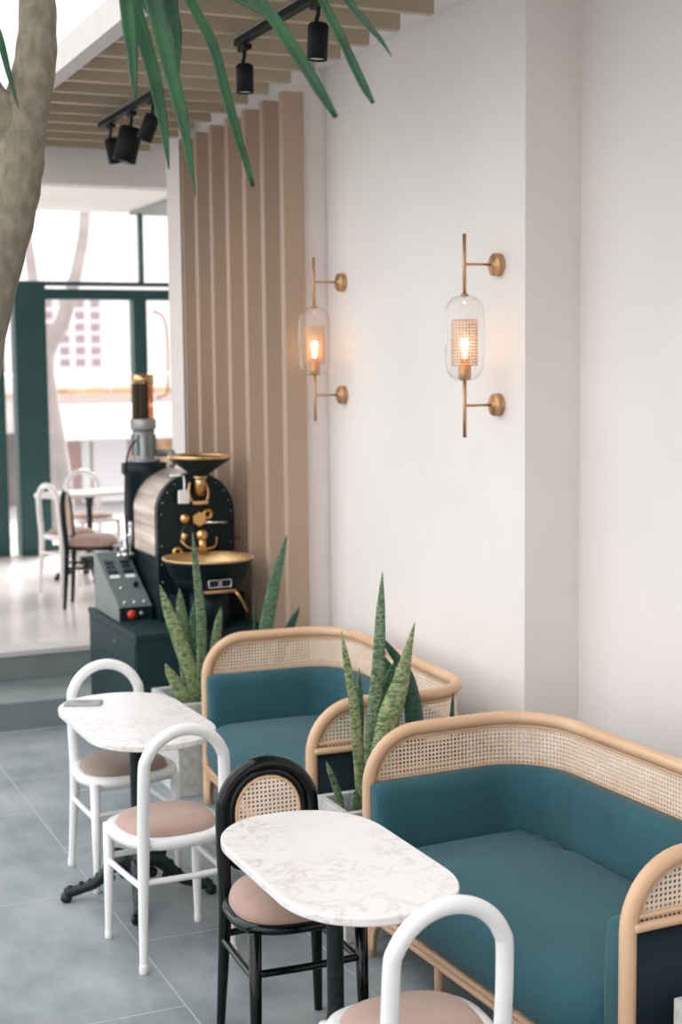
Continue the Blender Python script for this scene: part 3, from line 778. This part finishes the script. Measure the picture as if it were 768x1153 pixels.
# cooling tray
tc_ = (-.02, -.52, .055)
MB().lathe([(.10, .155), (.17, .17), (.195, .215), (.230, .300), (.243, .31), (.243, .318), (.240, .316), (.202, .225), (.12, .18), (0, .18)], 48, tc_).build('cooling_tray', M['machine'], ro)
MB().lathe([(.238, .316), (.247, .318), (.247, .326), (.226, .326), (.212, .28), (.187, .236), (.15, .212), (0, .212), (0, .206), (.15, .206), (.192, .232), (.218, .28), (.230, .312)], 48, tc_).build('tray_lining', M['satin'], ro)
b = MB().lathe([(.02, .212), (.03, .23), (.025, .27), (.04, .285), (0, .295)], 18, tc_)
for k in range(3):
    a = .5+k*2*PI/3; b.tube([(tc_[0], tc_[1], .30), (tc_[0]+.16*math.cos(a), tc_[1]+.16*math.sin(a), .29)], .009, 8)
    b.box((0, 0, 0), (.06, .006, .04), .001, mtx=Matrix.Translation((tc_[0]+.15*math.cos(a), tc_[1]+.15*math.sin(a), .29)) @ Matrix.Rotation(a+.6, 4, 'Z'))
b.build('stirring_arm', M['copper'], ro)
MB().lathe([(0, -.055), (.11, -.055), (.10, .16), (0, .16)], 24, tc_).build('tray_pedestal', M['machine'], ro)
MB().box((-.03, -.70, .262), (.13, .07, .045), .004).build('chaff_drawer', M['machine'], ro)
for x in (-.065, .002):
    fr = [(x-.028, .246), (x+.028, .246), (x+.028, .284), (x-.028, .284)]
    MB().tube([(p[0], -.742, p[1]) for p in fr], .0035, 6, closed=True).build('window_ring', M['chrome'], ro)
b = MB().box((-.035, -.75, .225), (.17, .03, .018), .004); b.tube([(.045, -.75, .225), (.065, -.755, .20), (.11, -.76, .11)], .008, 8)
b.build('discharge_handle', M['copper'], ro)
# chimney and cyclone behind
cc = (-.135, .27, 0)
MB().lathe([(.115, 0), (.115, .775), (.132, .785), (.132, .845), (.09, .85), (0, .85)], 32, cc).build('chimney_drum', M['machine'], ro)
MB().lathe([(.066, .85), (.064, .87), (.064, 1.04), (0, 1.04)], 24, cc).build('fan_barrel', M['galv'], ro)
b = MB()
for k in range(8):
    a = 2*PI*k/8; b.box((0, 0, 0), (.012, .018, .12), .002, mtx=Matrix.Translation((cc[0]+.066*math.cos(a), cc[1]+.066*math.sin(a), .95)) @ Matrix.Rotation(a, 4, 'Z'))
b.build('fan_ribs', M['panel'], ro)
MB().lathe([(.072, 1.04), (.075, 1.045), (.075, 1.09), (.07, 1.1), (.058, 1.1), (.058, 1.04)], 32, cc).build('clamp_ring', M['galv'], ro)
MB().lathe([(.060, .85), (.095, .85), (.095, .868), (.060, .87)], 24, cc).build('flange', M['galv'], ro)
g = MB(); vs = []; fs = []
for z in (1.10, 1.35):
    for k in range(32): a = 2*PI*k/32; vs.append((cc[0]+.062*math.cos(a), cc[1]+.062*math.sin(a), z))
for k in range(32): fs.append((k, (k+1) % 32, 32+(k+1) % 32, 32+k))
g.add(vs, fs).build('amber_tube', M['amber'], ro)
MB().lathe([(.06, 1.30), (.066, 1.30), (.066, 1.355), (.06, 1.355)], 32, cc).build('copper_collar', M['copper'], ro)
MB().tube([(cc[0]+.07, cc[1]-.02, .90), (cc[0]+.15, cc[1]-.06, .90), (-.02, .1, .84)], .022, 12).build('duct_pipe', M['galv'], ro)
MB().tube(catmull([(cc[0]-.06, cc[1]-.05, .98), (cc[0]-.13, cc[1]-.12, .90), (cc[0]-.16, cc[1]-.16, .70), (cc[0]-.165, cc[1]-.18, .45), (cc[0]-.15, cc[1]-.18, .30)], 6), .005, 8).build('cable', M['trackblack'], ro)
b = MB().tube(catmull([(-.12, -.18, .80), (-.07, -.25, .80), (-.075, -.30, .78), (-.08, -.315, .72)], 6), .006, 8)
b.build('sensor_wire', M['lens'], ro)
MB().box((-.085, -.315, .69), (.062, .022, .075), .006, mtx=Matrix.Rotation(0, 4, 'Y')).build('sensor_box', M['lens'], ro)
b = MB()
for (x, y, z, r) in ((-.30, .16, .36, .02), (-.33, .14, .33, .017), (-.27, .15, .33, .016), (-.31, .17, .41, .013), (-.26, .16, .44, .016), (-.255, .16, .50, .014)): b.sphere((x, y, z), r, 12)
b.tube([(-.29, .16, .30), (-.29, .16, .42)], .012, 10); b.tube([(-.26, .16, .33), (-.255, .16, .52)], .01, 10); b.tube([(-.33, .15, .33), (-.22, .15, .33)], .012, 10)
b.build('chrome_fittings', M['chrome'], ro)
MB().box((.25, -.16, .43), (.09, .012, .012), .003).build('side_lever', M['copper'], ro)

cb = empty('control_box', (2.168, 8.01, .701), 0, 'grey sloping control box with red button beside the roaster', 'control box')
RYZ = Matrix(((0, 0, 1, 0), (1, 0, 0, 0), (0, 1, 0, 0), (0, 0, 0, 1)))   # (y,z,x) -> (x,y,z)
prof = [(-.24, 0), (-.24, .085), (.24, .33), (.29, .33), (.29, 0)]
MB().prism(prof, -.095, .095, .004, mtx=RYZ).build('housing', M['panel'], cb)
MB().box((0, -.242, .043), (.18, .006, .075), .001).build('front_panel', M['machine'], cb)
sl = math.atan2(.245, .48)
SM = Matrix.Translation((0, -.24, .087)) @ Matrix.Rotation(sl, 4, 'X')
for x in (-.045, .045):
    MB().box((x, .43, .003), (.05, .03, .006), .001, mtx=SM).build('display', M['lcd'], cb)
    MB().box((x, .385, .003), (.05, .022, .006), .001, mtx=SM).build('display', M['lcd'], cb)
    MB().box((x, .33, .003), (.06, .04, .006), .001, mtx=SM).build('meter', M['lcd'], cb)
    MB().box((x, .285, .003), (.055, .03, .005), .001, mtx=SM).build('meter_plate', M['lens'], cb)
for (x, y) in ((-.04, .17), (-.055, .03), (0, .03), (.055, .03)):
    MB().lathe([(0, 0), (.008, 0), (.008, .01), (0, .013)], 12, mtx=SM @ Matrix.Translation((x, y, 0))).build('button', M['lens'], cb)
MB().lathe([(0, 0), (.014, 0), (.012, .025), (0, .027)], 16, mtx=SM @ Matrix.Translation((.05, .19, 0))).build('knob', M['trackblack'], cb)
MB().lathe([(0, 0), (.012, 0), (.012, .015), (.024, .016), (.026, .024), (.02, .034), (0, .037)], 20, mtx=Matrix.Translation((-.03, -.245, .045)) @ RX).build('emergency_button', M['red'], cb)
MB().lathe([(0, 0), (.013, 0), (.012, .012), (0, .014)], 16, mtx=Matrix.Translation((.03, -.245, .045)) @ RX).build('key_switch', M['galv'], cb)

# ================================================================ PLANTERS AND SNAKE PLANTS
def make_planter(x0, x1, y0, y1, zt, label, rz=0):
    p = empty('planter_box', ((x0+x1)/2, (y0+y1)/2, 0), rz, label, 'planter', 'grey planter boxes')
    w_, d_ = x1-x0, y1-y0; b = MB(); t = .028
    b.box((0, -d_/2+t/2, zt/2), (w_, t, zt), .004).box((0, d_/2-t/2, zt/2), (w_, t, zt), .004)
    b.box((-w_/2+t/2, 0, zt/2), (t, d_-2*t, zt), .003).box((w_/2-t/2, 0, zt/2), (t, d_-2*t, zt), .003).box((0, 0, .02), (w_-.02, d_-.02, .04))
    b.build('box', M['planter'], p)
    n = 16; vs = []; fs = []
    for i in range(n+1):
        for j in range(n+1):
            x = (-.5+i/n)*(w_-2*t); y = (-.5+j/n)*(d_-2*t); vs.append((x, y, zt-.07+.012*noise.noise(Vector((x*14, y*14, 0)))))
    for i in range(n):
        for j in range(n): a = i*(n+1)+j; fs.append((a, a+n+1, a+n+2, a+1))
    MB().add(vs, fs).build('soil', M['soil'], p, recalc=False)
    return p
make_planter(2.07, 2.86, 4.715, 4.985, .485, 'grey planter box between the two sofas')
make_planter(2.07, 2.76, 6.72, 7.16, .46, 'grey planter box behind the further sofa, next to the roaster')
make_planter(2.235, 2.95, 2.55, 2.99, .465, 'pale planter box at the bottom right corner, past the foreground sofa')
def sleaf(root, pts, wd, m_, yaw=0., fold=.25, prof=None):
    """tapering sword leaf: pts world, wd max width"""
    P = catmull([Vector(p)-root.location for p in pts], 7); n = len(P); vs = []; fs = []
    prof = prof or [.66, .82, .95, 1, 1, .95, .84, .6, .03]; W = lerpl(prof, n)
    tg0 = (P[-1]-P[0]).normalized(); side = Vector((math.cos(yaw), math.sin(yaw), 0)); side = (side-tg0*side.dot(tg0)).normalized()
    for i in range(n):
        t = (P[min(n-1, i+1)]-P[max(0, i-1)]).normalized(); s_ = (side-t*side.dot(t)).normalized(); nn = s_.cross(t)
        w_ = wd*W[i]/2
        for q, dd in ((-1, fold), (-.55, fold*.35), (0, 0), (.55, fold*.35), (1, fold)):
            rip = .04*math.sin(i*.9+q*2) if abs(q) == 1 else 0
            vs.append(P[i]+s_*w_*q*(1+rip)-nn*(w_*dd))
    for i in range(n-1):
        for k in range(4): a = i*5+k; fs.append((a, a+1, a+6, a+5))
    o = MB().add(vs, fs).build('leaf', M[m_], root, recalc=False)
    md = o.modifiers.new('t', 'SOLIDIFY'); md.thickness = .003; md.offset = 0
    return o
sp = empty('snake_plant', (2.25, 4.85, .42), 0, 'tall mottled snake plant in the planter between the two sofas', 'plant', 'snake plants in the planter boxes')
Y = 4.85
sleaf(sp, [(2.205, Y, .41), (2.195, Y, .62), (2.175, Y, .86), (2.12, Y-.01, 1.13)], .050, 'sn_light', .25)
sleaf(sp, [(2.245, Y+.03, .41), (2.25, Y+.02, .65), (2.275, Y, 1.0), (2.293, Y, 1.337)], .052, 'sn_mid', -.3)
sleaf(sp, [(2.27, Y-.02, .41), (2.30, Y-.02, .70), (2.365, Y-.02, .92), (2.415, Y-.02, 1.14)], .105, 'sn_light', .1, .45, [.7, .85, .97, 1, .95, .78, .56, .3, .03])
sleaf(sp, [(2.44, Y+.05, .41), (2.46, Y+.05, .65), (2.42, Y+.05, .92), (2.30, Y+.07, 1.10)], .085, 'sn_deep', .05, .3, [.7, .95, 1, 1, .9, .7, .5, .3, .03])
sleaf(sp, [(2.225, Y+.06, .41), (2.22, Y+.06, .6), (2.232, Y+.07, .80), (2.236, Y+.09, .965)], .040, 'sn_dark', .3)
sleaf(sp, [(2.37, Y+.08, .41), (2.365, Y+.08, .7), (2.36, Y+.09, .92), (2.30, Y+.1, 1.03)], .06, 'sn_dark', -.2)
sleaf(sp, [(2.31, Y+.08, .41), (2.30, Y+.08, .6), (2.32, Y+.07, .8), (2.38, Y+.06, 1.0)], .075, 'sn_dark', .2)
sleaf(sp, [(2.60, Y+.02, .41), (2.59, Y+.02, .6), (2.585, Y, .74), (2.582, Y-.01, .855)], .034, 'sn_deep', .5)
sleaf(sp, [(2.115, Y-.02, .41), (2.105, Y-.02, .5), (2.08, Y-.02, .58), (2.05, Y-.02, .655)], .030, 'sn_mid', .2)
sleaf(sp, [(2.145, Y-.07, .41), (2.145, Y-.07, .47), (2.146, Y-.07, .515), (2.145, Y-.07, .55)], .038, 'sn_mid', .2)
sp = empty('snake_plant', (2.2, 6.92, .39), 0, 'snake plant in front of the coffee roaster, left of the further sofa', 'plant', 'snake plants in the planter boxes'); Y = 6.9
sleaf(sp, [(2.25, Y, .38), (2.262, Y, .6), (2.262, Y, .87), (2.217, Y-.02, 1.285)], .062, 'sn_mid', .3)
sleaf(sp, [(2.235, Y, .38), (2.215, Y, .56), (2.14, Y, .77), (2.05, Y, 1.03)], .085, 'sn_light', .2, .3)
sleaf(sp, [(2.20, Y+.04, .38), (2.20, Y+.04, .56), (2.185, Y+.04, .78), (2.162, Y+.04, 1.0)], .085, 'sn_mid', .25)
sleaf(sp, [(2.185, Y-.08, .38), (2.16, Y-.08, .45), (2.10, Y-.08, .55), (2.045, Y-.08, .65)], .07, 'sn_light', .2, .3)
sleaf(sp, [(2.32, Y, .38), (2.325, Y, .56), (2.34, Y, .74), (2.367, Y, .90)], .058, 'sn_mid', .1)
sleaf(sp, [(2.23, Y+.06, .38), (2.235, Y+.06, .6), (2.24, Y+.06, .78), (2.26, Y+.06, .95)], .06, 'sn_dark', .1)
sp = empty('snake_plant', (2.63, 6.95, .39), 0, 'snake plant against the taupe fins, behind the further sofa', 'plant', 'snake plants in the planter boxes')
sleaf(sp, [(2.56, Y, .38), (2.585, Y, .6), (2.64, Y, .92), (2.727, Y, 1.24)], .080, 'sn_dark', .1)
sleaf(sp, [(2.66, Y+.02, .38), (2.68, Y+.02, .58), (2.73, Y, .74), (2.79, Y, .86)], .06, 'sn_deep', .1)
sleaf(sp, [(2.53, Y+.03, .38), (2.54, Y+.03, .6), (2.555, Y+.03, .78), (2.567, Y+.03, .94)], .022, 'sn_deep', .1)

# ================================================================ DRAGON TREE (trunk at the left, leaves hanging in at the top)
tr = empty('dragon_tree', (.60, 3.95, 0), 0, 'leaning grey-brown trunk at the left with long green leaves hanging from its crown', 'tree')
TP = [(.58, 3.93, 0), (.60, 3.95, .6), (.63, 3.985, 1.2), (.68, 4.05, 1.85), (.72, 4.07, 2.15), (.775, 4.078, 2.37), (.825, 4.08, 2.54), (.848, 4.08, 2.66), (.862, 4.08, 2.785), (.895, 4.085, 2.92), (.908, 4.09, 3.05), (.915, 4.1, 3.2), (.96, 3.95, 3.5)]
P = catmull([Vector(p)-tr.location for p in TP], 6); R = lerpl([.075, .068, .064, .062, .062, .064, .063, .062, .064, .058, .050, .049, .045], len(P))
R = [r*(1+.05*noise.noise(Vector((i*.35, 0, 0)))+.03*math.sin(i*1.7)) for i, r in enumerate(R)]
MB().tube(P, R, 20).build('trunk', M['bark'], tr)
BP = [Vector(p)-tr.location for p in ((.85, 4.08, 2.70), (.80, 4.08, 2.79), (.755, 4.08, 2.86), (.69, 4.06, 3.05), (.66, 4.04, 3.4))]
MB().tube(catmull(BP, 6), lerpl([.045, .05, .042, .036, .032], 25), 14).build('branch', M['bark'], tr)
LV = {
'A' : ([[0.905, 3.216, 3.013], [0.897, 3.164, 2.887], [0.891, 3.112, 2.765], [0.881, 3.063, 2.654]], 0.031),
'B' : ([[0.885, 3.344, 3.101], [0.937, 3.268, 2.914], [0.963, 3.205, 2.75], [0.97, 3.156, 2.627], [0.967, 3.113, 2.526]], 0.028),
'C' : ([[0.872, 3.012, 3.028], [0.892, 2.95, 2.839], [0.904, 2.897, 2.707], [0.916, 2.844, 2.578], [0.921, 2.794, 2.434]], 0.030),
'D' : ([[1.083, 3.481, 3.139], [1.076, 3.423, 2.961], [1.074, 3.373, 2.869], [1.062, 3.327, 2.779]], 0.0306),
'E' : ([[1.025, 3.395, 3.13], [1.089, 3.313, 2.937], [1.122, 3.253, 2.825], [1.138, 3.198, 2.686], [1.168, 3.131, 2.498]], 0.0185),
'F' : ([[1.036, 3.049, 3.02], [1.11, 2.968, 2.88], [1.145, 2.912, 2.802], [1.184, 2.851, 2.704], [1.222, 2.79, 2.6]], 0.0227),
'G' : ([[1.198, 3.099, 3.125], [1.281, 3.004, 2.894], [1.309, 2.947, 2.788], [1.326, 2.898, 2.704], [1.336, 2.854, 2.646]], 0.0165),
'H' : ([[1.286, 3.165, 3.077], [1.377, 3.074, 2.909], [1.4, 3.024, 2.85], [1.414, 2.981, 2.808], [1.422, 2.94, 2.765]], 0.015),
'I' : ([[1.022, 3.616, 3.127], [1.044, 3.549, 2.987], [1.051, 3.5, 2.939], [1.051, 3.454, 2.896]], 0.0131),
'J' : ([[1.172, 3.55, 3.125], [1.252, 3.459, 2.995], [1.277, 3.403, 2.957], [1.291, 3.352, 2.927]], 0.022),
'K' : ([[0.754, 4.177, 3.173], [0.801, 4.097, 2.999], [0.814, 4.037, 2.884], [0.825, 3.98, 2.785]], 0.017)}
crown = Vector((.98, 3.75, 3.62))
for k, (pts, wd) in LV.items():
    wd *= 1.22
    a = Vector(pts[0]); cr_ = crown if k != 'K' else Vector((.67, 4.05, 3.40))
    mid = cr_.lerp(a, .55)+Vector((0, 0, .12))
    full = [cr_, mid]+[Vector(p) for p in pts]
    o = sleaf(tr, full, wd, 'leaf', -.4, .35, [.5, .8, .95, 1, 1, .97, .9, .8, .62, .38, .04] if k not in 'EFG' else [.5, .7, .85, .95, 1, 1, 1, .98, .95, .85, .35])
for k in range(14):   # the rest of the crown, mostly above the frame
    a = k/14*2*PI+.2; rr = .38+.2*random.random(); zt = .18+.15*random.random()
    e = crown+Vector((math.cos(a)*rr, math.sin(a)*rr, zt)); md_ = crown+Vector((math.cos(a)*rr*.5, math.sin(a)*rr*.5, zt*.9))
    sleaf(tr, [crown, md_, e], .028, 'leaf', a+PI/2, .35, [.5, .9, 1, 1, .9, .6, .04])

# ================================================================ OUTSIDE THE WINDOW
struct('ground_outside', MB().box((6, 40, .1), (60, 52, .2)), M['ground'])
st = empty('street_tree', (3.86, 17, .2), 0, 'pale forked tree trunk standing outside the back window', 'tree')
MB().tube(catmull([(0, 0, -.05), (.0, 0, .6), (-.08, 0, 1.4), (-.13, 0, 1.9), (-.08, 0, 2.15), (.08, 0, 2.4), (.2, 0, 2.75), (.30, 0, 3.1), (.40, 0, 3.7), (.5, .1, 5.5)], 6), lerpl([.17, .15, .12, .11, .11, .09, .075, .065, .06, .05], 55), 14).build('trunk', M['bark2'], st)
MB().tube(catmull([(-.10, 0, 2.0), (-.2, 0, 2.4), (-.24, 0, 3.0), (-.34, 0, 3.8), (-.45, 0, 5.2)], 6), lerpl([.09, .07, .06, .055, .04], 25), 12).build('branch', M['bark2'], st)
hb = empty('apartment_block', (11.2, 46, .2), 0, 'pale building with rows of pinkish windows seen through the back window', 'building')
MB().box((1, 2, 4), (9, 4, 8.2), .05).build('wall', M['bld'], hb)
MB().box((-1, 2, 8.2), (14, 5, .3), .05).build('roof', M['bld'], hb)
for i in range(4):
    for j in range(6):
        MB().box((-.95+i*.5, -.01, 2.05+j*.37), (.30, .06, .25), .01).build('window', M['bwin'], hb)
sh = empty('shop', (5.2, 20.4, .2), 0, 'low shop across the street with a white awning and pinkish front', 'shop')
MB().box((.6, 2, .9), (7, 4, 1.8), .03).build('wall', M['bld'], sh)
MB().box((.6, -.03, .5), (7, .06, 1.0), .01).build('shop_window', M['shop'], sh)
for x, m_, w_ in ((-1.15, 'shopd', .45), (-.55, 'shop', .2), (-.2, 'signw', .12), (.15, 'signw', .5), (1.0, 'orange', .3), (1.7, 'shopd', .5)):
    MB().box((x, -.08, .5), (w_, .06, 1.0), .01).build('shop_door', M[m_], sh)
MB().box((.3, -.5, 1.145), (2.9, .95, .47), .05).build('awning', M['signw'], sh)
MB().box((.6, -.08, 1.53), (7, .2, .03), .01).build('ledge', M['orange'], sh)
pb = MB(); random.seed(3)
for k in range(40):
    x = -.9+k*.055+random.random()*.03
    pb.sphere((x, -.1, 1.57), .025+.025*random.random(), 6)
pb.build('window_box_plants', M['orange'], sh)
# pieces of parts hang under their part
def nest(child, parent):
    for o in list(bpy.data.objects):
        if o.type == 'MESH' and o.name.split('.')[0] == child and o.parent and o.parent.type == 'EMPTY':
            c_ = [q for q in o.parent.children if q.name.split('.')[0] == parent and q != o]
            if c_: o.parent = c_[0]
for c_, p_ in (('sleeve_rim', 'perforated_sleeve'), ('bulb', 'socket'), ('tray_lining', 'cooling_tray'), ('stirring_arm', 'cooling_tray'), ('tray_pedestal', 'cooling_tray'),
               ('hopper_rim', 'hopper'), ('hopper_neck', 'hopper'), ('emergency_button', 'front_panel'), ('key_switch', 'front_panel'), ('cane_border', 'inner_ring'),
               ('lens', 'lamp_head'), ('finger_slot', 'side_door'), ('screen', 'body'), ('window_ring', 'chaff_drawer'), ('discharge_handle', 'chaff_drawer'),
               ('inner_trim', 'cane_panel'), ('lower_cane_rail', 'cane_panel'), ('clamp_ring', 'fan_barrel'), ('fan_ribs', 'fan_barrel'), ('copper_collar', 'amber_tube'),
               ('display', 'housing'), ('meter', 'housing'), ('meter_plate', 'housing'), ('button', 'housing'), ('knob', 'housing'), ('soil', 'box'), ('bolts', 'front_plate'),
               ('swivel', 'adapter')):
    nest(c_, p_)
for o in bpy.data.objects:
    if o.type == 'MESH' and not o.data.materials: o.data.materials.append(M['wall'])
